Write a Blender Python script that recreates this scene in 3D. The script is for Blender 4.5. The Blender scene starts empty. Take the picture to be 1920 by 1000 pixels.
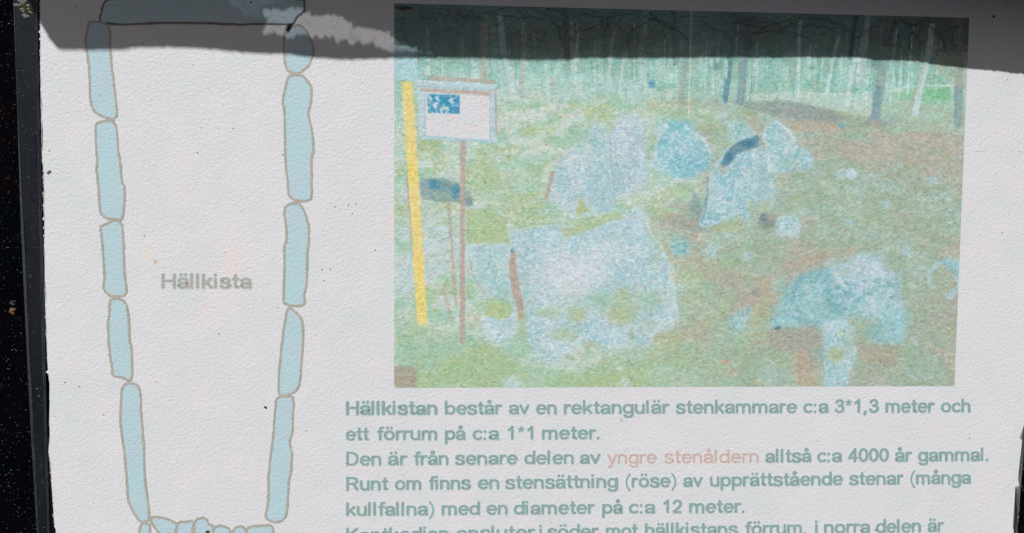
import bpy, bmesh, math, random
import numpy as np
from mathutils import Matrix, Vector
random.seed(7)
rng = np.random.default_rng(11)
S = bpy.context.scene
C = S.collection

# ------------------------------------------------------------------ camera, sky, sun, exposure
RW = Matrix(((0.998698, -0.005841, -0.050668), (-0.050329, 0.048225, -0.997568), (0.008271, 0.998819, 0.047869)))
RW = RW.to_quaternion().to_matrix()
EYE = Vector((-0.01515, -0.29827, 0.01431))
F = 1300.0                                            # focal length, in pixels of the 1920 x 1000 photograph
cam = bpy.data.cameras.new('camera'); co = bpy.data.objects.new('camera', cam); C.objects.link(co)
co.matrix_world = Matrix.Translation(EYE) @ RW.to_4x4()
cam.sensor_fit = 'HORIZONTAL'; cam.sensor_width = 36.0; cam.lens = 36.0 * F / 1920.0
cam.clip_start = 0.005; cam.clip_end = 1000.0
S.camera = co

SUN = Vector((-0.32, -0.585, 0.745)).normalized()      # towards the sun, high and to the upper left
w = bpy.data.worlds.new('World'); S.world = w; w.use_nodes = True
nt = w.node_tree; nt.nodes.clear()
sk = nt.nodes.new('ShaderNodeTexSky'); sk.sky_type = 'NISHITA'; sk.sun_disc = False
sk.sun_elevation = math.asin(SUN.z); sk.sun_rotation = math.atan2(SUN.x, SUN.y)
sk.dust_density = 3.2; sk.ozone_density = 0.0; sk.air_density = 0.4
bg = nt.nodes.new('ShaderNodeBackground'); bg.inputs['Strength'].default_value = 0.05
wo = nt.nodes.new('ShaderNodeOutputWorld')
nt.links.new(sk.outputs[0], bg.inputs[0]); nt.links.new(bg.outputs[0], wo.inputs[0])
sl = bpy.data.lights.new('sun', 'SUN'); so = bpy.data.objects.new('sun', sl); C.objects.link(so)
sl.energy = 5.0; sl.angle = math.radians(0.53); sl.color = (1.0, 0.985, 0.98)
so.rotation_euler = (-SUN).to_track_quat('-Z', 'Y').to_euler()
S.view_settings.view_transform = 'Standard'; S.view_settings.look = 'None'
S.view_settings.exposure = -0.33; S.view_settings.gamma = 1.0
S.cycles.use_denoising = True
S.cycles.use_adaptive_sampling = False
S.cycles.max_bounces = 8
S.cycles.transparent_max_bounces = 12

# ------------------------------------------------------------------ helpers
MM = 0.001
def at(px, py, off=0.0):
    """point of the notice board's plane (y = -off) which the photograph shows at pixel px, py"""
    d = RW @ Vector(((px - 960.0) / F, (500.0 - py) / F, -1.0))
    t = (-off - EYE.y) / d.y
    return EYE + d * t
RWn = np.array(RW); EYn = np.array(EYE)
def at_np(px, py, off=0.0):
    d = np.stack([(px - 960.0) / F, (500.0 - py) / F, -np.ones_like(px)], -1) @ RWn.T
    t = (-off - EYn[1]) / d[:, 1]
    return EYn + d * t[:, None]
def sunward(px, py, h):
    """point at distance h in front of the sheet whose shadow falls on pixel px, py"""
    p = at(px, py)
    return p + SUN * (h / -SUN.y)
def lin(c):
    return tuple((v / 255 / 12.92 if v / 255 <= 0.04045 else ((v / 255 + 0.055) / 1.055) ** 2.4) for v in c)
LIT = (0.845, 0.845, 0.845)
def alb(c):
    return tuple(min(0.93, a / b) for a, b in zip(lin(c), LIT))
def tag(o, label=None, cat=None, group=None, kind=None):
    if label: o['label'] = label
    if cat: o['category'] = cat
    if group: o['group'] = group
    if kind: o['kind'] = kind
    return o
def empty(name, loc=(0, 0, 0)):
    o = bpy.data.objects.new(name, None); C.objects.link(o); o.location = loc; o.empty_display_size = 0.02
    return o
def link(name, me, m, parent=None):
    o = bpy.data.objects.new(name, me); C.objects.link(o); me.materials.clear(); me.materials.append(m)
    if parent: o.parent = parent
    return o
def from_bm(name, bm, m, parent=None):
    me = bpy.data.meshes.new(name); bmesh.ops.recalc_face_normals(bm, faces=bm.faces); bm.to_mesh(me); bm.free()
    return link(name, me, m, parent)
def plate(name, pts, off, thick, m, parent=None):
    """flat solid of outline pts (pixels), its front at distance off before the plane, thick metres deep"""
    bm = bmesh.new()
    f = [bm.verts.new(at(x, y, off)) for x, y in pts]
    b = [bm.verts.new(v.co + Vector((0, thick, 0))) for v in f]
    bm.faces.new(f); bm.faces.new(b[::-1])
    n = len(f)
    for i in range(n):
        bm.faces.new((f[i], b[i], b[(i + 1) % n], f[(i + 1) % n]))
    bmesh.ops.triangulate(bm, faces=[q for q in bm.faces if len(q.verts) > 4])
    return from_bm(name, bm, m, parent)
def sheet(name, pts, off, m, parent=None):
    bm = bmesh.new()
    f = [bm.verts.new(at(x, y, off)) for x, y in pts]
    for v in f: v.co.y = -off
    ed = [bm.edges.new((f[i], f[(i + 1) % len(f)])) for i in range(len(f))]
    bmesh.ops.triangle_fill(bm, use_beauty=True, use_dissolve=False, edges=ed)
    bm.normal_update()
    for q in bm.faces:
        if q.normal.y > 0: q.normal_flip()
    me = bpy.data.meshes.new(name); bm.to_mesh(me); bm.free()
    return link(name, me, m, parent)
def smooth(pts, k=3, closed=True):
    """Catmull-Rom through pts"""
    out = []; n = len(pts)
    rngi = range(n) if closed else range(n - 1)
    for i in rngi:
        if closed: p = [pts[(i + j - 1) % n] for j in range(4)]
        else: p = [pts[max(0, min(n - 1, i + j - 1))] for j in range(4)]
        for s in range(k):
            t = s / k
            out.append(tuple(0.5 * (2 * p[1][a] + (p[2][a] - p[0][a]) * t + (2 * p[0][a] - 5 * p[1][a] + 4 * p[2][a] - p[3][a]) * t * t
                             + (3 * p[1][a] - p[0][a] - 3 * p[2][a] + p[3][a]) * t ** 3) for a in (0, 1)))
    if not closed: out.append(pts[-1])
    return out
def ragged(pts, step, amp, closed=False, flake=0.0):
    out = []; n = len(pts)
    for i in range(n if closed else n - 1):
        a, b = pts[i], pts[(i + 1) % n]
        L = math.hypot(b[0] - a[0], b[1] - a[1]); k = max(1, int(L / step))
        nx, ny = (b[1] - a[1]) / max(L, 1e-6), -(b[0] - a[0]) / max(L, 1e-6)
        for s in range(k):
            t = s / k; j = random.gauss(0, amp)
            if random.random() < flake: j += random.choice((-1, 1)) * random.uniform(1.5, 4) * amp
            out.append((a[0] + (b[0] - a[0]) * t + nx * j, a[1] + (b[1] - a[1]) * t + ny * j))
    if not closed: out.append(pts[-1])
    return out

# ------------------------------------------------------------------ materials
def new_mat(name):
    m = bpy.data.materials.new(name); m.use_nodes = True
    n = m.node_tree.nodes; n.clear()
    out = n.new('ShaderNodeOutputMaterial'); p = n.new('ShaderNodeBsdfPrincipled')
    m.node_tree.links.new(p.outputs[0], out.inputs[0])
    return m, m.node_tree, p, out
def noise(nt, vec, scale, detail=2.0, rough=0.5, dist=0.0):
    t = nt.nodes.new('ShaderNodeTexNoise'); t.inputs['Scale'].default_value = scale
    t.inputs['Detail'].default_value = detail; t.inputs['Roughness'].default_value = rough; t.inputs['Distortion'].default_value = dist
    nt.links.new(vec, t.inputs['Vector']); return t
def ramp(nt, fac, a, b, ca=(0, 0, 0, 1), cb=(1, 1, 1, 1)):
    r = nt.nodes.new('ShaderNodeValToRGB'); r.color_ramp.elements[0].position = a; r.color_ramp.elements[1].position = b
    r.color_ramp.elements[0].color = ca; r.color_ramp.elements[1].color = cb
    nt.links.new(fac, r.inputs[0]); return r
def mixc(nt, fac, a, b, mode='MIX'):
    m = nt.nodes.new('ShaderNodeMix'); m.data_type = 'RGBA'; m.blend_type = mode
    for s, v in ((m.inputs[0], fac), (m.inputs[6], a), (m.inputs[7], b)):
        if hasattr(v, 'default_value') or hasattr(v, 'links'): nt.links.new(v, s)
        elif isinstance(v, (int, float)): s.default_value = v
        else: s.default_value = (*v[:3], 1)
    return m.outputs[2]
def math_(nt, op, a, b=0.0):
    m = nt.nodes.new('ShaderNodeMath'); m.operation = op
    for i, v in enumerate((a, b)):
        if hasattr(v, 'links'): nt.links.new(v, m.inputs[i])
        else: m.inputs[i].default_value = v
    return m.outputs[0]
# the pebbled surface of the laminate, one relief for the paper and for every print on it
def relief(nt, p, strength=1.0):
    g = nt.nodes.new('ShaderNodeNewGeometry')
    mp = nt.nodes.new('ShaderNodeMapping'); mp.inputs['Rotation'].default_value = (0, math.radians(28), 0)
    mp.inputs['Scale'].default_value = (1.0, 1.0, 1.0)
    nt.links.new(g.outputs['Position'], mp.inputs['Vector'])
    a = noise(nt, mp.outputs[0], 760, 2.5, 0.6, 0.6)
    b = noise(nt, mp.outputs[0], 1900, 1.0, 0.5, 0.3)
    d = noise(nt, g.outputs['Position'], 45, 2.0, 0.5)
    s = math_(nt, 'ADD', math_(nt, 'MULTIPLY', a.outputs['Fac'], 1.0), math_(nt, 'MULTIPLY', b.outputs['Fac'], 0.30))
    s = math_(nt, 'ADD', s, math_(nt, 'MULTIPLY', d.outputs['Fac'], 0.9))
    bp = nt.nodes.new('ShaderNodeBump'); bp.inputs['Strength'].default_value = strength; bp.inputs['Distance'].default_value = 0.00019
    nt.links.new(s, bp.inputs['Height']); nt.links.new(bp.outputs[0], p.inputs['Normal'])
    p.inputs['Roughness'].default_value = 0.42; p.inputs['Specular IOR Level'].default_value = 0.3
    return g.outputs['Position']
def tint_paper(nt, pos):
    """pale paper, faintly pinkish and greenish in clouds"""
    n1 = noise(nt, pos, 62, 4, 0.62); n2 = noise(nt, pos, 24, 3, 0.5); n3 = noise(nt, pos, 300, 2, 0.5)
    f = ramp(nt, n1.outputs['Fac'], 0.40, 0.62).outputs[0]
    c = mixc(nt, f, alb((209, 214, 215)), alb((217, 215, 218)))
    f2 = ramp(nt, n2.outputs['Fac'], 0.35, 0.7).outputs[0]
    c = mixc(nt, math_(nt, 'MULTIPLY', f2, 0.5), c, alb((216, 218, 221)))
    f3 = ramp(nt, n3.outputs['Fac'], 0.62, 0.72).outputs[0]
    return mixc(nt, math_(nt, 'MULTIPLY', f3, 0.3), c, alb((224, 221, 222)))
def soft_spot(nt, pos, px, py, rx, ry):
    """1 at the middle of a soft round stain at pixel px, py"""
    p = at(px, py); ux = abs(at(px + rx, py).x - p.x); uz = abs(at(px, py + ry).z - p.z)
    v = nt.nodes.new('ShaderNodeMapping'); v.vector_type = 'POINT'
    v.inputs['Location'].default_value = (-p.x / ux, 0, -p.z / uz); v.inputs['Scale'].default_value = (1 / ux, 0, 1 / uz)
    nt.links.new(pos, v.inputs['Vector'])
    l = nt.nodes.new('ShaderNodeVectorMath'); l.operation = 'LENGTH'; nt.links.new(v.outputs[0], l.inputs[0])
    n = noise(nt, pos, 180, 3, 0.6)
    s = math_(nt, 'ADD', l.outputs['Value'], math_(nt, 'MULTIPLY', math_(nt, 'SUBTRACT', n.outputs['Fac'], 0.5), 1.1))
    return ramp(nt, s, 0.35, 1.05, (1, 1, 1, 1), (0, 0, 0, 1)).outputs[0]

m_paper, nt, p, _ = new_mat('faded_paper')
pos = relief(nt, p); c = tint_paper(nt, pos)
for x, y, rx, ry, col, k in ((440, 500, 55, 85, (228, 214, 211), 0.45), (400, 585, 40, 40, (226, 213, 211), 0.35), (735, 420, 14, 40, (230, 212, 208), 0.6),
                             (291, 491, 5.5, 6.5, (214, 182, 136), 0.9), (283, 463, 4, 3.5, (222, 202, 170), 0.7), (1165, 788, 5, 5, (190, 188, 160), 0.8),
                             (280, 478, 14, 16, (226, 214, 200), 0.6), (690, 958, 30, 14, (224, 216, 205), 0.6)):
    c = mixc(nt, math_(nt, 'MULTIPLY', soft_spot(nt, pos, x, y, rx, ry), k), c, alb(col))
nt.links.new(c, p.inputs['Base Color'])

def ink(name, ca, cb, wear=0.35, scale=260):
    m, nt, p, _ = new_mat(name)
    pos = relief(nt, p); pc = tint_paper(nt, pos)
    n1 = noise(nt, pos, scale * 0.35, 3, 0.6); n2 = noise(nt, pos, scale * 5, 2, 0.6)
    c = mixc(nt, ramp(nt, n1.outputs['Fac'], 0.38, 0.62).outputs[0], alb(ca), alb(cb))
    c = mixc(nt, math_(nt, 'MULTIPLY', ramp(nt, n2.outputs['Fac'], 0.42, 0.72).outputs[0], wear), c, pc)
    nt.links.new(c, p.inputs['Base Color']); return m
m_fill = ink('pale_blue_ink', (174, 206, 212), (181, 202, 211), 0.14)
m_line = ink('grey_brown_ink', (158, 160, 146), (170, 163, 148), 0.35)
m_darkline = ink('dark_grey_ink', (118, 105, 106), (104, 96, 98), 0.15)
m_text = ink('faded_green_ink', (130, 164, 157), (137, 162, 163), 0.2)
m_halo = ink('pale_green_ink_fringe', (197, 214, 213), (203, 214, 216), 0.5)
m_red = ink('faded_red_ink', (203, 172, 160), (198, 175, 166), 0.2)
m_cap = ink('faded_grey_brown_ink', (164, 168, 161), (174, 166, 160), 0.2)

# black painted board
m_board, nt, p, _ = new_mat('black_painted_board')
g = nt.nodes.new('ShaderNodeNewGeometry'); pos = g.outputs['Position']
n1 = noise(nt, pos, 60, 5, 0.65); n2 = noise(nt, pos, 900, 3, 0.7); n3 = noise(nt, pos, 150, 4, 0.6)
c = mixc(nt, ramp(nt, n1.outputs['Fac'], 0.35, 0.7).outputs[0], (0.0008, 0.0022, 0.0036), (0.0042, 0.0022, 0.0036))
c = mixc(nt, math_(nt, 'MULTIPLY', ramp(nt, n2.outputs['Fac'], 0.66, 0.80).outputs[0], 0.5), c, (0.045, 0.055, 0.06))
c = mixc(nt, math_(nt, 'MULTIPLY', ramp(nt, n3.outputs['Fac'], 0.60, 0.75).outputs[0], 0.35), c, (0.018, 0.011, 0.008))
nt.links.new(c, p.inputs['Base Color']); p.inputs['Roughness'].default_value = 0.7; p.inputs['Specular IOR Level'].default_value = 0.0
bp = nt.nodes.new('ShaderNodeBump'); bp.inputs['Strength'].default_value = 0.9; bp.inputs['Distance'].default_value = 0.00015
nt.links.new(n2.outputs['Fac'], bp.inputs['Height']); nt.links.new(bp.outputs[0], p.inputs['Normal'])

# clear laminate margin, hazy with age: mostly transparent with a thin grey veil
def film_mat(name, veil, alpha):
    m, nt, p, out = new_mat(name)
    g = nt.nodes.new('ShaderNodeNewGeometry'); pos = g.outputs['Position']
    mp = nt.nodes.new('ShaderNodeMapping'); mp.inputs['Scale'].default_value = (1.0, 1.0, 0.18); nt.links.new(pos, mp.inputs['Vector'])
    n1 = noise(nt, mp.outputs[0], 160, 4, 0.6); n2 = noise(nt, pos, 40, 3, 0.6); n3 = noise(nt, pos, 1400, 3, 0.7)
    c = mixc(nt, ramp(nt, n1.outputs['Fac'], 0.35, 0.65).outputs[0], veil, tuple(v * k for v, k in zip(veil, (0.55, 0.65, 0.95))))
    c = mixc(nt, math_(nt, 'MULTIPLY', ramp(nt, n2.outputs['Fac'], 0.4, 0.65).outputs[0], 0.6), c, tuple(v * k for v, k in zip(veil, (1.1, 1.25, 1.15))))
    c = mixc(nt, math_(nt, 'MULTIPLY', ramp(nt, n3.outputs['Fac'], 0.60, 0.78).outputs[0], 0.6), c, tuple(v * 3.2 for v in veil))
    nt.links.new(c, p.inputs['Base Color']); p.inputs['Roughness'].default_value = 0.3; p.inputs['Specular IOR Level'].default_value = 0.3
    bp = nt.nodes.new('ShaderNodeBump'); bp.inputs['Strength'].default_value = 0.6; bp.inputs['Distance'].default_value = 0.0001
    nt.links.new(n3.outputs['Fac'], bp.inputs['Height']); nt.links.new(bp.outputs[0], p.inputs['Normal'])
    tr = nt.nodes.new('ShaderNodeBsdfTransparent'); mx = nt.nodes.new('ShaderNodeMixShader'); mx.inputs[0].default_value = alpha
    nt.links.new(tr.outputs[0], mx.inputs[1]); nt.links.new(p.outputs[0], mx.inputs[2]); nt.links.new(mx.outputs[0], out.inputs[0])
    return m
m_film = film_mat('hazy_laminate', (0.0175, 0.0215, 0.0265), 0.75)
m_seal = film_mat('shaded_laminate_seal', (0.012, 0.011, 0.013), 0.75)  # dark veil colour carries the shade of the gap beside the paper
def plain(name, c, rough=0.6, spec=0.3, var=0.35, scale=900):
    m, nt, p, _ = new_mat(name)
    g = nt.nodes.new('ShaderNodeNewGeometry'); n = noise(nt, g.outputs['Position'], scale, 4, 0.65)
    cc = mixc(nt, ramp(nt, n.outputs['Fac'], 0.3, 0.7).outputs[0], tuple(v * (1 - var) for v in c), tuple(min(1, v * (1 + var)) for v in c))
    nt.links.new(cc, p.inputs['Base Color']); p.inputs['Roughness'].default_value = rough; p.inputs['Specular IOR Level'].default_value = spec
    bp = nt.nodes.new('ShaderNodeBump'); bp.inputs['Strength'].default_value = 0.6; bp.inputs['Distance'].default_value = 0.0002
    nt.links.new(n.outputs['Fac'], bp.inputs['Height']); nt.links.new(bp.outputs[0], p.inputs['Normal'])
    return m
m_rim = plain('laminate_edge', (0.05, 0.058, 0.065), 0.3, 0.5)
m_seam = plain('laminate_seam', (0.050, 0.050, 0.060), 0.3, 0.5)
m_dust = plain('pale_dust', (0.11, 0.12, 0.135), 0.5, 0.4)
m_dust2 = plain('dark_grit', (0.10, 0.10, 0.10), 0.7, 0.2)
m_black = plain('black_grit', (0.012, 0.012, 0.015), 0.4, 0.4)
m_lichen = plain('grey_lichen', (0.21, 0.215, 0.21), 0.8, 0.1, 0.5, 1500)
m_lichen2 = plain('olive_lichen', (0.05, 0.05, 0.012), 0.8, 0.1, 0.5, 1500)
m_rust = plain('rusty_crumb', (0.22, 0.12, 0.06), 0.8, 0.1, 0.6, 2200)
m_hood = plain('brown_hood_board', (0.085, 0.062, 0.058), 0.7, 0.1, 0.3, 60)

# ------------------------------------------------------------------ the board
board = empty('notice_board'); tag(board, 'black painted notice board behind the faded sheet, with a hood above', 'notice board')
bm = bmesh.new()
x0, x1 = at(-330, 500).x, at(2250, 500).x
z0, z1 = at(960, 1350).z, 0.203
yb = 0.0016
bmesh.ops.create_cube(bm, size=1.0, matrix=Matrix.Translation(((x0 + x1) / 2, yb + 0.006, (z0 + z1) / 2)) @ Matrix.Diagonal((x1 - x0, 0.012, z1 - z0, 1)))
from_bm('backing_board', bm, m_board, board)

# ------------------------------------------------------------------ the sheet: paper
info = empty('information_sheet'); tag(info, 'faded laminated information sheet with stone chamber plan, forest photograph and green Swedish text', 'information sheet')
left = [(74, -150), (75, 0), (75, 100), (78, 200), (82, 400), (86, 600), (93, 800), (96, 900), (103, 1000), (112, 1180)]
right = [(1890, 1180), (1904, 1000), (1910, 900), (1916, 850), (1920, 800), (1932, 700), (1950, 500), (1975, -150)]
outline = ragged(left, 2.6, 0.65, flake=0.10) + ragged(right, 2.6, 1.4, flake=0.22)
plate('paper', outline[::-1], 0.0, 0.0003, m_paper, info)

# laminate margin left of the paper
filmL = [(26, -150), (26, 0), (29, 100), (33, 200), (39, 400), (48, 600), (58, 800), (70, 1000), (82, 1180)]
seam = [(69, -150), (69, 0), (70, 100), (71, 200), (74, 400), (78, 600), (84, 800), (90, 1000), (97, 1180)]
filmL2 = smooth(filmL, 6, False); seam2 = [(x + random.gauss(0, 0.45), y) for x, y in smooth(seam, 8, False)]
lf = [(x - 1.0, y) for x, y in left]
plate('film_margin', filmL2 + seam2[::-1], -0.0002, 0.00025, m_film, info)
plate('film_seal', seam2 + [(x + 8, y) for x, y in left][::-1], -0.00042, 0.0002, m_seal, info)
def strip(name, line, wpx, off, thick, m, parent):
    return plate(name, [(x - wpx / 2, y) for x, y in line] + [(x + wpx / 2, y) for x, y in line][::-1], off, thick, m, parent)
strip('film_edge', filmL2, 1.3, -0.00012, 0.0004, m_rim, info)
strip('film_seam', seam2, 1.1, -0.0001, 0.0003, m_seam, info)

# ------------------------------------------------------------------ the plan of the chamber, stone by stone
def ring(pts, wpx, off, name, m, parent):
    """an inked line of uneven width round the outline pts"""
    n = len(pts); ins, outs = [], []
    area = sum(pts[i][0] * pts[(i + 1) % n][1] - pts[(i + 1) % n][0] * pts[i][1] for i in range(n))
    s = 1 if area > 0 else -1
    for i in range(n):
        a, b = pts[i - 1], pts[(i + 1) % n]
        L = max(1e-6, math.hypot(b[0] - a[0], b[1] - a[1])); nx, ny = s * (b[1] - a[1]) / L, -s * (b[0] - a[0]) / L
        j = random.gauss(0, 0.3); h = wpx / 2 + random.gauss(0, 0.28)
        ins.append((pts[i][0] - nx * (h - j), pts[i][1] - ny * (h - j))); outs.append((pts[i][0] + nx * (h + j), pts[i][1] + ny * (h + j)))
    bm = bmesh.new(); I = [bm.verts.new(at(x, y, off + random.uniform(0, 6e-6))) for x, y in ins]; O = [bm.verts.new(at(x, y, off + random.uniform(0, 6e-6))) for x, y in outs]
    for i in range(n):
        k = (i + 1) % n; q = bm.faces.new((I[i], I[k], O[k], O[i]))
    bm.normal_update()
    for q in bm.faces:
        if q.normal.y > 0: q.normal_flip()
    me = bpy.data.meshes.new(name); bm.to_mesh(me); bm.free()
    return link(name, me, m, parent)
STONES = [
 [(197,3),(192,14),(190,24),(187,34),(189,41),(196,44),(240,46),(300,43),(395,44),(440,46),(500,45),(545,46),(552,40),(558,31),(566,25),(571,17),(570,7),(560,-1),(450,-6),(300,-4),(215,-2)],
 [(167,44),(173,41),(190,42),(200,46),(206,58),(206,80),(207,100),(210,130),(214,160),(217,190),(219,208),(217,219),(211,223),(200,221),(187,216),(176,207),(170,192),(168,160),(167,130),(164,105),(161,82),(163,60)],
 [(180,234),(189,229),(205,226),(213,231),(218,240),(221,280),(226,310),(228,340),(233,350),(233,375),(231,400),(227,412),(215,411),(200,409),(190,402),(187,390),(184,345),(181,320),(182,300),(180,280),(179,250)],
 [(188,427),(194,422),(205,417),(215,414),(223,416),(229,425),(231,450),(232,480),(233,510),(236,532),(237,545),(232,554),(215,556),(205,554),(196,545),(194,535),(196,520),(194,490),(192,460),(190,440)],
 [(207,563),(216,560),(228,562),(237,572),(241,600),(243,640),(246,650),(248,690),(246,711),(239,713),(228,708),(211,704),(210,690),(207,672),(204,645),(202,610),(205,590),(205,573)],
 [(229,729),(238,719),(250,719),(259,725),(263,740),(265,780),(268,820),(270,860),(272,900),(277,940),(279,972),(266,979),(255,968),(242,945),(239,925),(236,880),(232,840),(228,815),(226,780),(227,750)],
 [(534,62),(544,52),(560,47),(574,58),(583,75),(588,95),(583,112),(578,124),(569,131),(560,137),(546,136),(537,128),(533,110),(532,84)],
 [(540,146),(550,141),(567,142),(574,150),(583,163),(583,190),(578,210),(580,225),(585,245),(588,280),(584,297),(584,330),(584,365),(579,375),(560,377),(549,373),(541,364),(539,340),(536,310),(534,260),(533,210),(530,190),(535,165)],
 [(534,392),(540,384),(557,381),(567,390),(575,410),(579,430),(579,450),(576,480),(575,530),(570,552),(570,571),(546,573),(532,567),(532,550),(533,500),(533,462),(537,450),(536,420),(533,403)],
 [(537,586),(543,577),(550,582),(561,592),(567,606),(568,640),(565,680),(563,710),(557,730),(544,739),(531,742),(523,737),(523,700),(525,680),(529,640),(534,605)],
 [(519,748),(530,743),(544,743),(550,750),(549,780),(548,810),(543,830),(547,850),(546,880),(542,900),(540,930),(537,963),(530,975),(515,979),(503,975),(498,965),(503,940),(503,900),(507,860),(512,820),(514,790),(516,765)],
 [(264,985),(272,981),(280,985),(281,1000),(276,1012),(265,1010),(261,998)],
 [(281,975),(290,970),(301,970),(320,976),(330,982),(331,992),(326,1006),(312,1012),(299,1000)],
 [(333,982),(348,979),(362,979),(361,1012),(329,1012)],
 [(365,979),(376,972),(386,973),(392,983),(401,990),(397,1006),(392,1014),(361,1012)],
 [(400,992),(410,986),(423,988),(431,996),(431,1014),(398,1014)],
 [(437,996),(443,989),(455,988),(460,996),(459,1014),(434,1014)],
 [(463,994),(469,988),(490,986),(508,986),(512,996),(511,1014),(461,1014)],
]
LAB = {0: 'long stone laid across the top of the plan, in shade', 6: 'short rounded stone at the top of the right row'}
for i, pts in enumerate(STONES):
    sm = smooth(pts, 3); sm = [(x + random.gauss(0, 0.35), y + random.gauss(0, 0.35)) for x, y in sm]
    o = sheet('drawn_stone', sm, 0.00002 + i * 0.000002, m_fill, info)
    if i in LAB: o['label'] = LAB[i]
    mm = m_darkline if i == 0 else m_line
    ring(smooth(pts, 4), 4.6 if i else 4.2, 0.000062 + i * 0.000002, 'stone_outline', mm, o)
for a, b in (((212, 221), (213, 228)), ((226, 410), (224, 418)), ((222, 554), (221, 562)), ((236, 711), (248, 720)), ((559, 136), (557, 142)),
             ((558, 375), (553, 384)), ((546, 571), (544, 580)), ((535, 740), (533, 745)), ((277, 975), (284, 973)), ((326, 980), (336, 982)), ((396, 984), (404, 989))):
    dx, dy = b[0] - a[0], b[1] - a[1]; L = math.hypot(dx, dy); nx, ny = -dy / L * 2.2, dx / L * 2.2
    sheet('joining_line', [(a[0] + nx, a[1] + ny), (b[0] + nx, b[1] + ny), (b[0] - nx, b[1] - ny), (a[0] - nx, a[1] - ny)], 0.000105, m_line, info)

# ------------------------------------------------------------------ lettering
def arc(cx, cy, rx, ry, a0, a1):
    n = max(4, int(abs(a1 - a0) / 15)); return [(cx + rx * math.cos(math.radians(a0 + (a1 - a0) * k / n)), cy + ry * math.sin(math.radians(a0 + (a1 - a0) * k / n))) for k in range(n + 1)]
def sm(*p): return smooth(list(p), 4, False)
UML = [[(17, 65), (17, 66)], [(37, 65), (37, 66)]]
OA = [(8, 36)] + arc(26, 35, 17.5, 11, 165, 0) + [(43.5, 12), (45.5, 6)]
OB = sm((43, 28), (30, 26), (15, 22.5), (7.5, 15), (13, 6.5), (24, 4.8), (36, 9), (43, 18))
S_ = sm((42, 40), (36, 46), (25, 48), (13, 45.5), (8.5, 38), (13, 31), (26, 26.5), (40, 21.5), (44.5, 13.5), (38, 5.5), (26, 3.8), (13, 5.5), (7, 12))
N_ = [(8, 30)] + arc(26, 30, 18, 16.5, 180, 0) + [(44, 5)]
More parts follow.
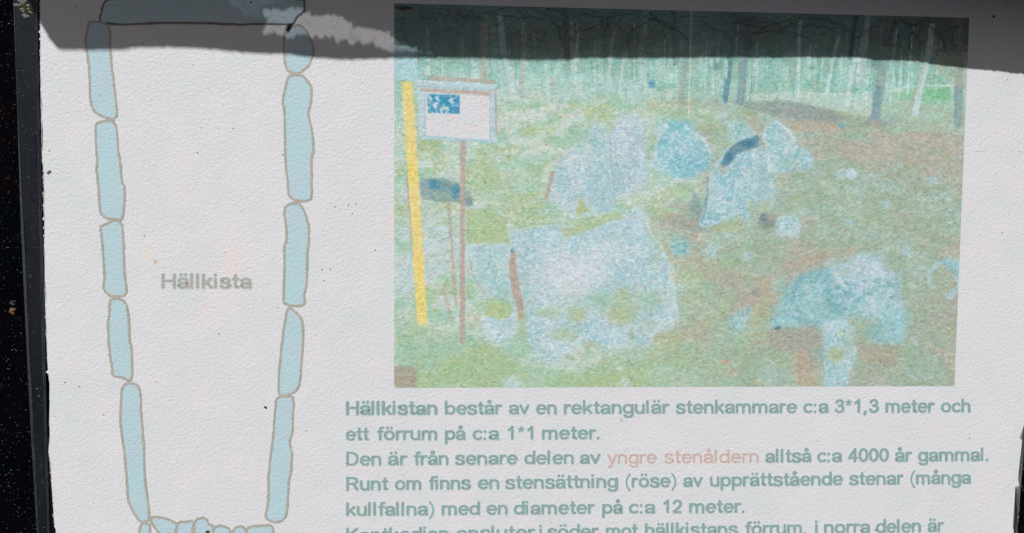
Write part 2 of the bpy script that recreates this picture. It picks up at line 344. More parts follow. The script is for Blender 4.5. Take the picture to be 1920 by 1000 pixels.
# centre lines of a plain rounded sans serif, in hundredths of the letter size: (advance, strokes)
GL = {
 'H': (68, [[(9, 6), (9, 66)], [(57, 6), (57, 66)], [(9, 37), (57, 37)]]), 'D': (69, [[(9, 6), (9, 66)], [(9, 66), (30, 66)] + arc(30, 36, 28, 30, 85, -85) + [(30, 6), (9, 6)]]),
 'R': (69, [[(9, 6), (9, 66)], [(9, 66), (38, 66)] + arc(38, 51, 17, 15, 80, -80) + [(38, 36), (9, 36)], [(36, 35), (57, 6)]]), 'K': (67, [[(9, 6), (9, 66)], [(54, 66), (9, 27)], [(25, 40), (57, 6)]]),
 'a': (54, [OA, OB]), 'ä': (54, [OA, OB] + UML), 'å': (54, [OA, OB, ('thin', arc(26, 66, 7, 7, 0, 360))]),
 'b': (58, [[(8, 6), (8, 66)], arc(29, 26, 20.5, 20.5, 0, 360)]), 'p': (58, [[(8, 46), (8, -15)], arc(29, 26, 20.5, 20.5, 0, 360)]), 'd': (57, [[(48, 6), (48, 66)], arc(27, 26, 20.5, 20.5, 0, 360)]),
 'g': (57, [[(48, 46), (48, -1)] + arc(28, -2, 20, 13, -5, -155), arc(27, 26, 20, 20.5, 0, 360)]), 'e': (56, [[(8, 27), (47, 27)], arc(28, 26, 20.5, 21.5, 3, 312)]), 'c': (51, [arc(28, 26, 20.5, 20.5, 48, 312)]),
 'o': (58, [arc(28, 26, 21, 20.5, 0, 360)]), 'ö': (58, [arc(28, 26, 21, 20.5, 0, 360), [(18, 65), (18, 66)], [(38, 65), (38, 66)]]), 'n': (55, [[(8, 6), (8, 46)], N_]), 'h': (55, [[(8, 6), (8, 66)], N_]),
 'm': (84, [[(8, 6), (8, 46)], [(8, 30)] + arc(24, 31, 16, 15.5, 180, 0) + [(40, 5)], [(40, 30)] + arc(56, 31, 16, 15.5, 180, 0) + [(72, 5)]]), 'u': (55, [[(44, 6), (44, 47)], [(8, 47)] + arc(26, 21, 18, 16.5, 180, 360)]),
 'r': (36, [[(8, 6), (8, 46)], sm((8, 28), (13, 40), (23, 46.5), (31, 45))]), 'i': (25, [[(8, 6), (8, 46)], [(8, 65), (8, 66)]]), 'l': (25, [[(8, 6), (8, 66)]]), 'j': (26, [[(10, 46), (10, -6)] + sm((10, -6), (7, -14), (0, -15)), [(10, 65), (10, 66)]]),
 'k': (51, [[(8, 6), (8, 66)], [(40, 46), (8, 19)], [(20, 30), (42, 6)]]), 's': (52, [S_]), 't': (34, [[(16, 61), (16, 14)] + sm((16, 14), (19, 7), (29, 6)), [(5, 46), (29, 46)]]), 'f': (33, [[(16, 6), (16, 54)] + sm((16, 54), (20, 65), (32, 66)), [(5, 46), (30, 46)]]),
 'v': (51, [[(6, 46), (25.5, 6)], [(45, 46), (25.5, 6)]]), 'y': (52, [[(6, 46), (26, 6)], [(46, 46), (25, -3)] + sm((25, -3), (18, -14), (7, -15))]), ':': (26, [[(9, 6), (9, 7)], [(9, 42), (9, 43)]]), '.': (26, [[(9, 5), (9, 6)]]), ',': (26, [[(10, 6), (6, -7)]]),
 '*': (40, [('thin', [(18, 54), (18 + 14 * math.cos(math.radians(a)), 54 + 14 * math.sin(math.radians(a)))]) for a in (90, 18, -54, -126, 162)]), '1': (54, [[(30, 6), (30, 66)], [(30, 66), (22, 57), (12, 51)]]),
 '2': (54, [arc(27, 48, 18, 18, 165, -20) + [(38, 33), (20, 18), (9, 8)], [(9, 6), (45, 6)]]), '3': (54, [arc(26, 51, 16, 15, 160, -80) + [(22, 37)], arc(26, 22, 19, 17, 90, -160)]), '4': (55, [[(37, 6), (37, 66)], [(37, 66), (7, 22)], [(7, 22), (49, 22)]]),
 '0': (55, [arc(27, 36, 19.5, 30, 0, 360)]), '(': (33, [('thin', sm((25, 70), (12, 48), (8, 28), (12, 6), (25, -16)))]), ')': (33, [('thin', sm((6, 70), (19, 48), (23, 28), (19, 6), (6, -16)))]),
}
CAP = 72.0
def text_line(words, capy, base_l, base_r, xl, xr, off, mat, name, parent, stroke=5.2):
    """words: (text, x from, x to) in pixels; the base line runs from (xl, base_l) to (xr, base_r). Every stroke is a
    round-ended ribbon of ink, each a hair's breadth above the one before"""
    V, Fc = [], []; s = capy / CAP; lay_ = 0
    for t, wx0, wx1 in words:
        pen = 0; st = []
        for ch in t:
            adv, ss_ = GL[ch]
            for q in ss_:
                thin = isinstance(q, tuple); q = q[1] if thin else q
                st.append(([(x + pen, y) for x, y in q], thin))
            pen += adv
        xs = [x for q, _ in st for x, _ in q]; a, b = min(xs), max(xs); h0 = 2.6
        k = (wx1 - wx0 - 2 * h0) / max(b - a, 1e-3) if b - a > 1 else s
        for q, thin in st:
            h = stroke / 2 * (0.62 if thin else 1.0) * random.uniform(.96, 1.04) * (1.18 if (t, wx0) == ('Hällkistan', 649) else 1.0)
            P = []
            for x, y in q:
                px = wx0 + h0 + (x - a) * k; by = base_l + (base_r - base_l) * (px - xl) / (xr - xl)
                pt = (px + random.gauss(0, .12), by - y * s + random.gauss(0, .12))
                if not P or math.hypot(pt[0] - P[-1][0], pt[1] - P[-1][1]) > 0.3: P.append(pt)
            if len(P) < 2: P = [P[0], (P[0][0], P[0][1] + .4)]
            closed = math.hypot(P[0][0] - P[-1][0], P[0][1] - P[-1][1]) < 1.2 and len(P) > 8
            if closed: P[-1] = P[0]
            o_ = off + (lay_ % 5) * 0.000003; lay_ += 1; Lp, Rp = [], []; n = len(P)
            for i in range(n):
                A = P[i - 1] if i else (P[-2] if closed else P[0]); B = P[i + 1] if i < n - 1 else (P[1] if closed else P[-1])
                L = max(1e-6, math.hypot(B[0] - A[0], B[1] - A[1])); nx, ny = -(B[1] - A[1]) / L, (B[0] - A[0]) / L
                hh = h * (0.74 + 0.26 * min(1.0, 1.25 * abs(nx)))          # level strokes are thinner than upright ones
                Lp.append((P[i][0] + nx * hh, P[i][1] + ny * hh)); Rp.append((P[i][0] - nx * hh, P[i][1] - ny * hh))
            base = len(V)
            for u_, v_ in zip(Lp, Rp): V.append(at(*u_, o_)); V.append(at(*v_, o_))
            for i in range(n - 1): Fc.append((base + 2 * i, base + 2 * i + 1, base + 2 * i + 3, base + 2 * i + 2))
            if not closed:
                for e, f_, sg in ((0, 1, 1), (n - 1, n - 2, -1)):
                    dx, dy = P[e][0] - P[f_][0], P[e][1] - P[f_][1]; an = math.atan2(dy, dx); c0 = len(V)
                    fan = [base + 2 * e, base + 2 * e + 1] if e else [base + 1, base]
                    for kk in range(1, 5):
                        th = an - math.pi / 2 + math.pi * kk / 5
                        hc = h * (0.74 + 0.26 * min(1.0, 1.25 * abs(dy) / max(1e-6, math.hypot(dx, dy)))); V.append(at(P[e][0] + hc * math.cos(th), P[e][1] + hc * math.sin(th), o_))
                    # order the cap: from one corner round to the other
                    c_a, c_b = (2 * e, 2 * e + 1)
                    p1 = (P[e][0] + h * math.cos(an - math.pi / 2), P[e][1] + h * math.sin(an - math.pi / 2))
                    first = base + c_a if math.hypot(Lp[e][0] - p1[0], Lp[e][1] - p1[1]) < h else base + c_b
                    last = base + c_b if first == base + c_a else base + c_a
                    Fc.append(tuple([first] + list(range(c0, c0 + 4)) + [last]))
    m2 = bpy.data.meshes.new(name); m2.from_pydata(V, [], Fc); m2.update()
    bm = bmesh.new(); bm.from_mesh(m2); bm.normal_update()
    for q in bm.faces:
        if q.normal.y > 0: q.normal_flip()
    bm.to_mesh(m2); bm.free()
    return link(name, m2, mat, parent)
W = 26.0
L1 = [('Hällkistan', 649, 820), ('består', 834, 942), ('av', 954, 993), ('en', 1005, 1044), ('rektangulär', 1057, 1256), ('stenkammare', 1267, 1495), ('c:a', 1506, 1554), ('3*1,3', 1565, 1648), ('meter', 1660, 1753), ('och', 1764, 1820)]
L2 = [('ett', 648, 693), ('förrum', 706, 820), ('på', 834, 873), ('c:a', 886, 936), ('1*1', 951, 1000), ('meter.', 1016, 1124)]
L3a = [('Den', 649, 715), ('är', 727, 765), ('från', 775, 841), ('senare', 853, 971), ('delen', 983, 1076), ('av', 1087, 1126)]
L3r = [('yngre', 1138, 1232), ('stenåldern', 1245, 1423)]
L3b = [('alltså', 1435, 1522), ('c:a', 1532, 1579), ('4000', 1590, 1667), ('år', 1678, 1711), ('gammal.', 1721, 1853)]
L4 = [('Runt', 649, 729), ('om', 740, 790), ('finns', 803, 883), ('en', 896, 936), ('stensättning', 947, 1159), ('(röse)', 1172, 1269), ('av', 1281, 1318), ('upprättstående', 1331, 1581), ('stenar', 1592, 1695), ('(många', 1706, 1821)]
L5 = [('kullfallna)', 649, 815), ('med', 828, 900), ('en', 912, 952), ('diameter', 963, 1116), ('på', 1129, 1168), ('c:a', 1179, 1229), ('12', 1243, 1279), ('meter.', 1292, 1396)]
L6 = [('Kantkedjan', 649, 842), ('ansluter', 856, 1004), ('i', 1011, 1015), ('söder', 1026, 1123), ('mot', 1136, 1197), ('hällkistans', 1209, 1384), ('förrum,', 1396, 1512), ('i', 1528, 1533), ('norra', 1545, 1632), ('delen', 1642, 1727), ('är', 1739, 1771)]
rows = [(L1, 778.5, 773.5), (L2, 826.5, 820), (L3a, 873.5, 865), (L3b, 873.5, 865), (L4, 920.5, 907.5), (L5, 968, 958), (L6, 1016, 997)]
for words, bl, br in rows:
    o = text_line(words, W, bl, br, 649, 1821, 0.00006, m_text, 'text_line', info, 5.2)
    text_line(words, W, bl, br, 649, 1821, 0.00003, m_halo, 'ink_fringe', o, 7.6)
o = text_line(L3r, W, 873.5, 865, 649, 1821, 0.00006, m_red, 'text_line', info, 4.2); o['label'] = 'two words in faded red print'
o = text_line([('Hällkista', 303, 472)], 28.0, 541, 541, 303, 472, 0.00006, m_cap, 'plan_caption', info, 6.0)
text_line([('Hällkista', 303, 472)], 28.0, 541, 541, 303, 472, 0.00003, m_halo, 'ink_fringe', o, 9.5)

# ------------------------------------------------------------------ the printed forest photograph
TL, TR, BR_, BL = (739.0, 6.5), (1817.5, 33.5), (1789.5, 724.0), (739.0, 727.5)
NX, NY = 860, 572
uu, vv = np.meshgrid(np.linspace(0, 1, NX), np.linspace(0, 1, NY))
# projective map of the rectangle
def homog(src, dst):
    A = []
    for (X, Y), (u, v) in zip(src, dst):
        A += [[X, Y, 1, 0, 0, 0, -u * X, -u * Y, -u], [0, 0, 0, X, Y, 1, -v * X, -v * Y, -v]]
    return np.linalg.svd(np.array(A, float))[2][-1].reshape(3, 3)
Hm = homog([(0, 0), (1, 0), (1, 1), (0, 1)], [TL, TR, BR_, BL])
q = np.stack([uu.ravel(), vv.ravel(), np.ones(uu.size)], 0); q = Hm @ q
PX, PY = q[0] / q[2], q[1] / q[2]
_lat = {}
def vn(x, y, sx, sy, seed):
    if seed not in _lat: _lat[seed] = np.random.default_rng(seed).random((257, 257))
    T = _lat[seed]; a = x / sx + 1000; b = y / sy + 1000
    i = np.floor(a).astype(int); j = np.floor(b).astype(int); fa = a - i; fb = b - j
    fa = fa * fa * (3 - 2 * fa); fb = fb * fb * (3 - 2 * fb)
    i0, i1, j0, j1 = i % 257, (i + 1) % 257, j % 257, (j + 1) % 257
    return (T[j0, i0] * (1 - fa) + T[j0, i1] * fa) * (1 - fb) + (T[j1, i0] * (1 - fa) + T[j1, i1] * fa) * fb
def fbm(x, y, sx, sy, seed, o=4, g=0.55):
    s = 0; a = 1; t = 0
    for k in range(o):
        s = s + a * vn(x, y, sx / 2 ** k, sy / 2 ** k, seed + k); t += a; a *= g
    return s / t
def ss(x, a, b):
    t = np.clip((x - a) / (b - a), 0, 1); return t * t * (3 - 2 * t)
# wobble so that no painted edge is ruler straight
WX = PX + (fbm(PX, PY, 26, 26, 900, 3) - 0.5) * 12; WY = PY + (fbm(PX, PY, 26, 26, 910, 3) - 0.5) * 12
fine = rng.random(PX.size) - 0.5
g2 = vn(PX, PY, 3.0, 2.2, 920) - 0.5; g3 = vn(PX, PY, 6.5, 4.0, 930) - 0.5
img = np.zeros((PX.size, 3))
def col(c): return np.array(c, float)
def lay(mask, c): 
    m = mask[:, None]; img[:] = img * (1 - m) + (c if isinstance(c, np.ndarray) and c.ndim == 2 else col(c)[None]) * m
def two(f, a, b): return col(a)[None] * (1 - f[:, None]) + col(b)[None] * f[:, None]
def poly(pts, soft=4.0, warp=0.6):
    X = PX + (WX - PX) * warp; Y = PY + (WY - PY) * warp
    xs = [p[0] for p in pts]; ys = [p[1] for p in pts]; pad = soft * 2 + 8
    idx = np.nonzero((PX > min(xs) - pad) & (PX < max(xs) + pad) & (PY > min(ys) - pad) & (PY < max(ys) + pad))[0]
    x, y = X[idx], Y[idx]; ins = np.zeros(len(idx), bool); d = np.full(len(idx), 1e9); n = len(pts)
    for i in range(n):
        ax, ay = pts[i]; bx, by = pts[(i + 1) % n]
        if ay != by:
            c = ((ay > y) != (by > y)) & (x < (bx - ax) * (y - ay) / (by - ay) + ax); ins ^= c
        ex, ey = bx - ax, by - ay; t = np.clip(((x - ax) * ex + (y - ay) * ey) / max(ex * ex + ey * ey, 1e-9), 0, 1)
        d = np.minimum(d, np.hypot(x - ax - t * ex, y - ay - t * ey))
    sd = np.where(ins, d, -d); m = np.zeros(PX.size); m[idx] = ss(sd, -soft / 2, soft / 2); return m
def seg(pts, wd, soft=2.0, warp=0.3):
    X = PX + (WX - PX) * warp; Y = PY + (WY - PY) * warp
    xs = [p[0] for p in pts]; ys = [p[1] for p in pts]; pad = wd + soft + 6
    idx = np.nonzero((PX > min(xs) - pad) & (PX < max(xs) + pad) & (PY > min(ys) - pad) & (PY < max(ys) + pad))[0]
    x, y = X[idx], Y[idx]; best = np.full(len(idx), -1e9); ws = wd if isinstance(wd, (list, tuple)) else None
    for (ax, ay), (bx, by) in zip(pts[:-1], pts[1:]):
        ex, ey = bx - ax, by - ay; t = np.clip(((x - ax) * ex + (y - ay) * ey) / max(ex * ex + ey * ey, 1e-9), 0, 1)
        best = np.maximum(best, wd / 2 - np.hypot(x - ax - t * ex, y - ay - t * ey))
    m = np.zeros(PX.size); m[idx] = ss(best, -soft / 2, soft / 2); return m
def blob(cx, cy, rx, ry, soft=0.35, warp=1.0):
    X = PX + (WX - PX) * warp; Y = PY + (WY - PY) * warp
    r = np.hypot((X - cx) / rx, (Y - cy) / ry); return 1 - ss(r, 1 - soft, 1 + soft)

# meadow and ground
n_a = fbm(PX, PY, 90, 55, 10, 4); n_b = fbm(PX, PY, 40, 22, 20, 4); n_c = fbm(PX, PY, 130, 70, 30, 4); n_d = fbm(PX, PY, 18, 8, 40, 3)
base_l = two(ss(n_b, 0.36, 0.62), (164, 203, 175), (186, 207, 192)); base_l = base_l * (1 - ss(n_a, 0.5, 0.66)[:, None]) + col((172, 196, 150))[None] * ss(n_a, 0.5, 0.66)[:, None]
base_r = two(ss(n_b, 0.38, 0.6), (158, 184, 153), (160, 190, 170)); f = (ss(n_c, 0.50, 0.64) * 0.75)[:, None]; base_r = base_r * (1 - f) + col((180, 172, 152))[None] * f
fr = ss(PX + (n_c - 0.5) * 240, 1180, 1400)[:, None]
img[:] = base_l * (1 - fr) + base_r * fr
lay(ss(n_d, 0.58, 0.72) * 0.45, (150, 190, 165)); lay(ss(1 - n_d, 0.60, 0.74) * 0.35 * (1 - fr[:, 0] * 0.5), (206, 219, 208))
lay(ss(fbm(PX, PY, 34, 26, 45, 3), 0.57, 0.70) * 0.5 * (1 - fr[:, 0] * 0.5), (178, 196, 142))
lay(ss(vn(PX, PY, 5.0, 3.4, 46), 0.60, 0.85) * ss(n_b, 0.35, 0.55) * 0.6 * (1 - fr[:, 0] * 0.45), (212, 222, 214))
# blue grey haze low left and in the middle meadow
lay(poly([(739, 325), (800, 330), (870, 470), (900, 560), (860, 600), (760, 560), (739, 540)], 40) * 0.5 * ss(n_b, 0.35, 0.6), (192, 210, 220))
lay(poly([(739, 590), (900, 640), (1050, 700), (1300, 640), (1400, 727), (739, 727)], 40) * 0.55, (160, 194, 158))
lay(poly([(739, 660), (900, 650), (1100, 700), (1350, 690), (1400, 727), (739, 727)], 30) * 0.5 * ss(n_a, 0.40, 0.6), (168, 196, 140))
lay(poly([(940, 190), (1100, 210), (1100, 270), (1030, 330), (900, 300), (935, 240)], 40) * 0.6 * ss(n_b, 0.36, 0.58), (201, 214, 206))
lay(poly([(890, 290), (1010, 330), (1010, 400), (900, 380)], 30) * 0.45 * ss(n_b, 0.4, 0.6), (170, 200, 158))
# right hand ground: brown litter
for cx, cy, rx, ry, k, c in ((1560, 235, 110, 16, .75, (190, 172, 152)), (1700, 245, 70, 18, .7, (196, 170, 148)), (1470, 300, 40, 40, .35, (185, 175, 150)), (1640, 285, 130, 22, .5, (182, 175, 155)),
                            (1300, 410, 60, 26, .85, (160, 162, 150)), (1265, 395, 30, 12, .6, (186, 168, 146)), (1375, 545, 50, 60, .45, (178, 168, 146)), (1740, 600, 50, 70, .55, (166, 172, 148)),
                            (1700, 410, 60, 40, .4, (172, 180, 156)), (1560, 470, 60, 30, .35, (170, 182, 150)), (1500, 520, 30, 14, .4, (184, 166, 150)), (1200, 430, 16, 20, .3, (185, 175, 150)),
                            (1320, 640, 60, 40, .3, (172, 178, 148)), (1630, 700, 60, 22, .45, (176, 168, 144)), (1740, 690, 40, 30, .35, (150, 180, 152)), (1450, 470, 60, 40, .35, (172, 176, 148)),
                            (1420, 640, 45, 40, .5, (163, 190, 142)), (1290, 570, 16, 60, .35, (160, 186, 156))):
    lay(blob(cx, cy, rx, ry, 0.6) * k * ss(n_b, 0.3, 0.55), c)
lay(poly([(1370, 190), (1490, 188), (1560, 205), (1590, 225), (1560, 232), (1480, 222), (1400, 205)], 16) * 0.8, (148, 160, 156))
lay(blob(1665, 228, 45, 10, 0.6) * 0.6, (150, 158, 156)); lay(blob(1300, 195, 60, 10, 0.6) * 0.4, (176, 172, 156))
for cx, cy in ((1597, 325), (1573, 328), (1500, 318), (1560, 490), (1590, 420), (1750, 340), (1660, 380), (1400, 480), (1700, 470)):
    lay(blob(cx, cy, 11, 8, 0.5) * 0.6, (168, 206, 214))
lay(blob(1597, 326, 11, 9, 0.3) * 0.8, (188, 216, 226)); lay(blob(1575, 238, 8, 4, 0.3) * 0.8, (100, 170, 190))
lay(blob(1360, 677, 10, 5, 0.4) * 0.7, (210, 160, 135)); lay(blob(1160, 690, 7, 5, .4) * .8, (205, 218, 218)); lay(blob(960, 722, 16, 14, .5) * .7, (196, 212, 214)); lay(blob(1170, 720, 10, 9, .5) * .6, (204, 214, 216))
rg = random.Random(9)
for k in range(420):
    x = rg.uniform(745, 1800); y = rg.uniform(205, 722); L = rg.uniform(5, 15); a = rg.gauss(0, .5); wt = 1 if x < 1300 else .55
    lay(seg([(x, y), (x + L * math.cos(a), y + L * .5 * math.sin(a))], rg.uniform(1.5, 3.6), 2.4, 1) * rg.uniform(.2, .65) * wt, rg.choice([(214, 224, 216), (206, 220, 214), (196, 214, 206), (150, 176, 140), (146, 178, 158), (184, 172, 146)]))
# forest
tv = vn(PX + (PY - 100) * -0.05, PY, 7.0, 90, 60) ; tv2 = vn(PX, PY, 15, 60, 61); tv3 = fbm(PX, PY, 26, 20, 64, 3)
edge = 178 + 14 * (vn(PX, PY, 60, 60, 66) - 0.5) + np.where(PX > 1280, (PX - 1280) * 0.02, -4)
fmask = 1 - ss(PY, edge - 24, edge + 26)
fc = two(ss(tv2, 0.3, 0.7), (138, 193, 176), (160, 206, 193)); fc = fc * (1 - (ss(tv3, 0.5, 0.62) * 0.55)[:, None]) + col((126, 186, 160))[None] * (ss(tv3, 0.5, 0.62) * 0.55)[:, None]
lay(fmask, fc)
lay(fmask * ss(tv, 0.60, 0.78) * 0.55 * ss(n_d, 0.35, 0.6), (203, 224, 224)); lay(fmask * ss(tv3, 0.55, .7) * 0.3, (176, 190, 168))
lay((1 - ss(PY + (n_b - .5) * 30, 60, 140)) * 0.75, (108, 140, 138)); lay((1 - ss(PY + (n_b - .5) * 30, 28, 70)) * 0.35 * ss(n_a, .4, .6), (92, 120, 132))
lay((1 - ss(PY, 70, 130)) * ss(n_c, 0.48, 0.62) * 0.45, (112, 126, 108)); lay((1 - ss(PY, 90, 120)) * ss(PX, 1400, 1800) * 0.45, (104, 112, 98))
lay(ss(PY, 115, 150) * (1 - ss(PY, 165, 190)) * ss(n_b, 0.42, 0.6) * ss(1300 - PX, -30, 30) * 0.4, (196, 218, 214))
lay(poly([(1400, 176), (1500, 172), (1640, 182), (1640, 222), (1560, 205), (1470, 188), (1400, 190)], 8) * 0.7, (190, 216, 204))
lay(poly([(1640, 160), (1817, 160), (1817, 250), (1680, 245), (1640, 220)], 12) * 0.5, (168, 206, 182))
lay(poly([(1672, 183), (1690, 172), (1730, 164), (1780, 164), (1787, 180), (1787, 192), (1700, 190)], 4) * 0.85, (140, 201, 160)); lay(poly([(1735, 168), (1780, 165), (1786, 188), (1745, 188)], 4) * 0.7, (124, 194, 140))
lay(seg([(1665, 172), (1690, 165), (1730, 161), (1790, 161)], 2.6) * 0.75, (205, 226, 214)); lay(seg([(1520, 175), (1560, 178), (1640, 176)], 3) * 0.6, (210, 226, 220))
lay(poly([(1745, 100), (1817, 100), (1817, 160), (1790, 165), (1760, 130)], 16) * 0.5, (176, 178, 156))
# white young trunks, streak by streak
rt = random.Random(5)
for k in range(190):
    x = rt.uniform(770, 1800); y1 = rt.uniform(150, 205) - (12 if x < 1250 else 0); y0 = y1 - rt.uniform(25, 120); le = (x - 1150) / 6000
    lay(seg([(x, y0), (x - (y1 - y0) * le, y1)], rt.uniform(1.4, 3.0), 1.8, .5) * rt.uniform(.35, .85) * ss(n_d, 0.3, 0.55), rt.choice([(208, 226, 226), (214, 226, 222), (190, 220, 214), (176, 190, 172), (120, 178, 170)]))
for pts, wd, k, c in ((((938, 30), (943, 90), (957, 150), (962, 175)), 11, .65, (196, 214, 220)), (((980, 170), (962, 150)), 8, .4, (196, 214, 220)), (((1296, 14), (1294, 120), (1291, 225)), 2.6, .85, (222, 224, 214)), (((1301, 14), (1299, 120)), 2, .5, (196, 170, 160)),
                      (((1085, 60), (1078, 110), (1080, 178)), 5, .6, (206, 220, 222)), (((1150, 60), (1140, 175)), 5, .5, (200, 218, 222)), (((1170, 100), (1160, 178)), 5, .5, (204, 222, 222)), (((1212, 20), (1205, 70), (1193, 120)), 12, .35, (170, 184, 186)),
                      (((1500, 40), (1498, 110), (1496, 188)), 6, .7, (205, 222, 222)), (((1572, 70), (1558, 130), (1550, 176)), 6, .65, (202, 224, 220)), (((1604, 110), (1594, 150), (1588, 196)), 9, .7, (205, 224, 226)), (((1628, 30), (1622, 70), (1617, 130), (1612, 160)), 10, .6, (188, 206, 210)),
                      (((1748, 50), (1742, 100), (1727, 160), (1716, 212)), 12, .75, (196, 222, 228)), (((1735, 120), (1722, 160), (1706, 204)), 7, .5, (192, 170, 156)), (((1680, 60), (1668, 145)), 4, .5, (206, 222, 210)), (((1060, 80), (1028, 175)), 3, .4, (210, 220, 206)),
                      (((1335, 110), (1337, 180)), 5, .6, (204, 222, 216)), (((1420, 80), (1418, 170)), 4, .5, (210, 222, 220)), (((870, 20), (866, 60)), 12, .25, (130, 120, 100)),
                      (((905, 40), (907, 100), (906, 146)), 12, .6, (176, 172, 156)), (((980, 110), (978, 180)), 10, .6, (178, 176, 158)), (((1032, 145), (1034, 160)), 7, .6, (190, 178, 160)), (((1063, 110), (1063, 150)), 8, .35, (150, 160, 150)),
                      (((1287, 20), (1283, 110), (1278, 190)), 12, .55, (140, 152, 146)), (((1263, 18), (1265, 120)), 9, .45, (100, 120, 124)), (((1060, 14), (1062, 80), (1063, 110)), 11, .5, (98, 104, 96)),
                      (((1378, 22), (1372, 100), (1366, 150), (1360, 190)), 8, .85, (96, 138, 152)), (((1360, 150), (1357, 185)), 6, .6, (70, 140, 168)), (((1407, 22), (1402, 60), (1394, 120), (1388, 190)), 15, .8, (128, 150, 158)), (((1406, 20), (1401, 90)), 15, .5, (84, 108, 124)),
                      (((1605, 26), (1599, 70), (1594, 108)), 7, .85, (66, 92, 118)), (((1667, 28), (1660, 90), (1652, 140), (1646, 180), (1641, 220)), 19, .75, (146, 160, 156)), (((1648, 168), (1641, 218)), 15, .75, (112, 156, 172)), (((1668, 28), (1662, 80)), 18, .5, (90, 100, 96)),
                      (((1796, 34), (1797, 120), (1798, 230)), 17, .5, (150, 150, 130)), (((1797, 165), (1796, 235)), 14, .75, (126, 162, 170)), (((1598, 110), (1603, 190)), 6, .4, (150, 190, 180))):
    lay(seg(list(pts), wd, 2.8, 0.15) * k * (0.75 + 0.5 * np.clip(n_d - .25, 0, .5)), c)
lay(blob(1224, 155, 7, 7, 0.4) * 0.9, (88, 160, 190)); lay(blob(1345, 125, 8, 8, .5) * .5, (100, 140, 136)); lay(blob(1640, 118, 12, 9, .5) * .5, (110, 150, 146))
# bare branches along the top
for k in range(90):
    x = rt.uniform(745, 1810); y = 8 + (x - 739) * 0.025 + rt.uniform(0, 30); a = rt.uniform(-0.6, 3.7); pts = [(x, y)]
    for _ in range(4):
        a += rt.uniform(-.5, .5); x += 13 * math.cos(a); y += 10 * math.sin(a) * 0.9 + 2; pts.append((x, y))
    lay(seg(pts, rt.uniform(1.4, 2.8), 2, 1) * rt.uniform(.35, .7), rt.choice([(62, 78, 84), (74, 84, 72), (58, 84, 104), (86, 84, 76)]))
lay(seg([(1290, 75), (1265, 55), (1240, 40), (1215, 35)], 3, 2) * .6, (66, 74, 80)); lay(seg([(1400, 65), (1440, 58), (1480, 60), (1520, 72)], 2.6, 2) * .5, (86, 84, 80)); lay(seg([(1412, 62), (1450, 44), (1500, 34)], 2.4, 2) * .5, (78, 84, 84))
lay(poly([(739, 8), (900, 10), (900, 110), (739, 100)], 20) * 0.35, (96, 122, 120)); lay(blob(758, 16, 16, 4, .5) * .8, (50, 40, 24))
# stones
def stone(pts, ca, cb, k=1.0, sp=1.0, soft=3, lo=0.40, hi=0.6, seed=300, rim=True):
    m = poly(pts, soft + 3, 1.0) * (1 - 0.55 * ss(fbm(PX, PY, 16, 12, seed + 3, 3), 0.54, 0.70)) ; m = np.maximum(m, poly(pts, 30, 1.0) * 0.93); f = ss(fbm(PX, PY, 40, 34, seed, 4) + (fbm(PX, PY, 9, 7, seed + 20, 3, .8) - .5) * .2, lo, hi); c = two(f, (ca[0] - 18, ca[1] - 3, ca[2] - 7), (cb[0] - 19, cb[1] - 3, cb[2] - 8))
    lay(m * k, c); mm = m * k * sp
    lay(mm * ss(vn(PX, PY, 5, 4, seed + 7), .52, .8) * .40, tuple(max(0, v - 16) for v in ca)); lay(mm * ss(vn(PX, PY, 4, 3.4, seed + 9), .55, .78) * .55, (212, 224, 228)); lay(mm * ss(vn(PX, PY, 3, 3, seed + 11), .62, .85) * .22, (140, 186, 196))
    if rim: lay(seg(pts + [pts[0]], 2.2, 3, .8) * .45 * ss(n_b, .35, .6), (216, 226, 222))
    return m
stone([(1103,245),(1110,233),(1120,232),(1135,245),(1150,262),(1160,350),(1150,372),(1125,380),(1110,290)], (174,206,210), (196,210,218), seed=301)
stone([(1145,262),(1150,235),(1163,217),(1182,214),(1200,224),(1211,240),(1213,290),(1210,330),(1198,358),(1186,362),(1165,366),(1152,355),(1146,300)], (186,202,214), (204,210,220), seed=302)
lay(poly([(1203,270),(1213,270),(1212,340),(1203,360)], 5) * .6, (166,204,208)); lay(poly([(1150,270),(1156,270),(1166,330),(1160,330)], 4) * .5, (160,196,200))
stone([(1029,375),(1034,345),(1048,305),(1058,288),(1075,274),(1095,271),(1112,282),(1122,300),(1138,320),(1148,365),(1146,400),(1118,400),(1100,372),(1088,366),(1080,395),(1070,402),(1055,388)], (184,206,214), (206,212,220), seed=303)
lay(poly([(1078,400),(1087,371),(1104,396)], 4) * .9, (176,193,140)); lay(poly([(1112,290),(1140,320),(1146,400),(1118,398),(1108,350)], 12) * .55, (170,204,210))
lay(poly([(1034,322),(1042,322),(1034,350),(1027,373),(1021,373)], 3) * .85, (184,164,150))
stone([(1228,280),(1235,245),(1250,231),(1270,224),(1290,228),(1300,246),(1320,265),(1332,285),(1328,320),(1310,334),(1275,338),(1240,326),(1225,310)], (148,198,212), (178,208,218), seed=304)
lay(poly([(1250,332),(1300,338),(1325,335),(1318,345),(1260,343)], 6) * .6, (200,214,206))
stone([(1325,360),(1331,330),(1345,302),(1362,288),(1400,285),(1425,276),(1440,290),(1445,330),(1450,360),(1445,378),(1410,392),(1397,414),(1385,402),(1345,418),(1325,426),(1315,420)], (160,200,212), (190,210,220), seed=305)
stone([(1375,262),(1368,234),(1385,224),(1405,233),(1421,250),(1395,262)], (160,204,210), (190,214,220), .9, seed=306); lay(blob(1355,218,12,5,.5)*.6, (190,214,214))
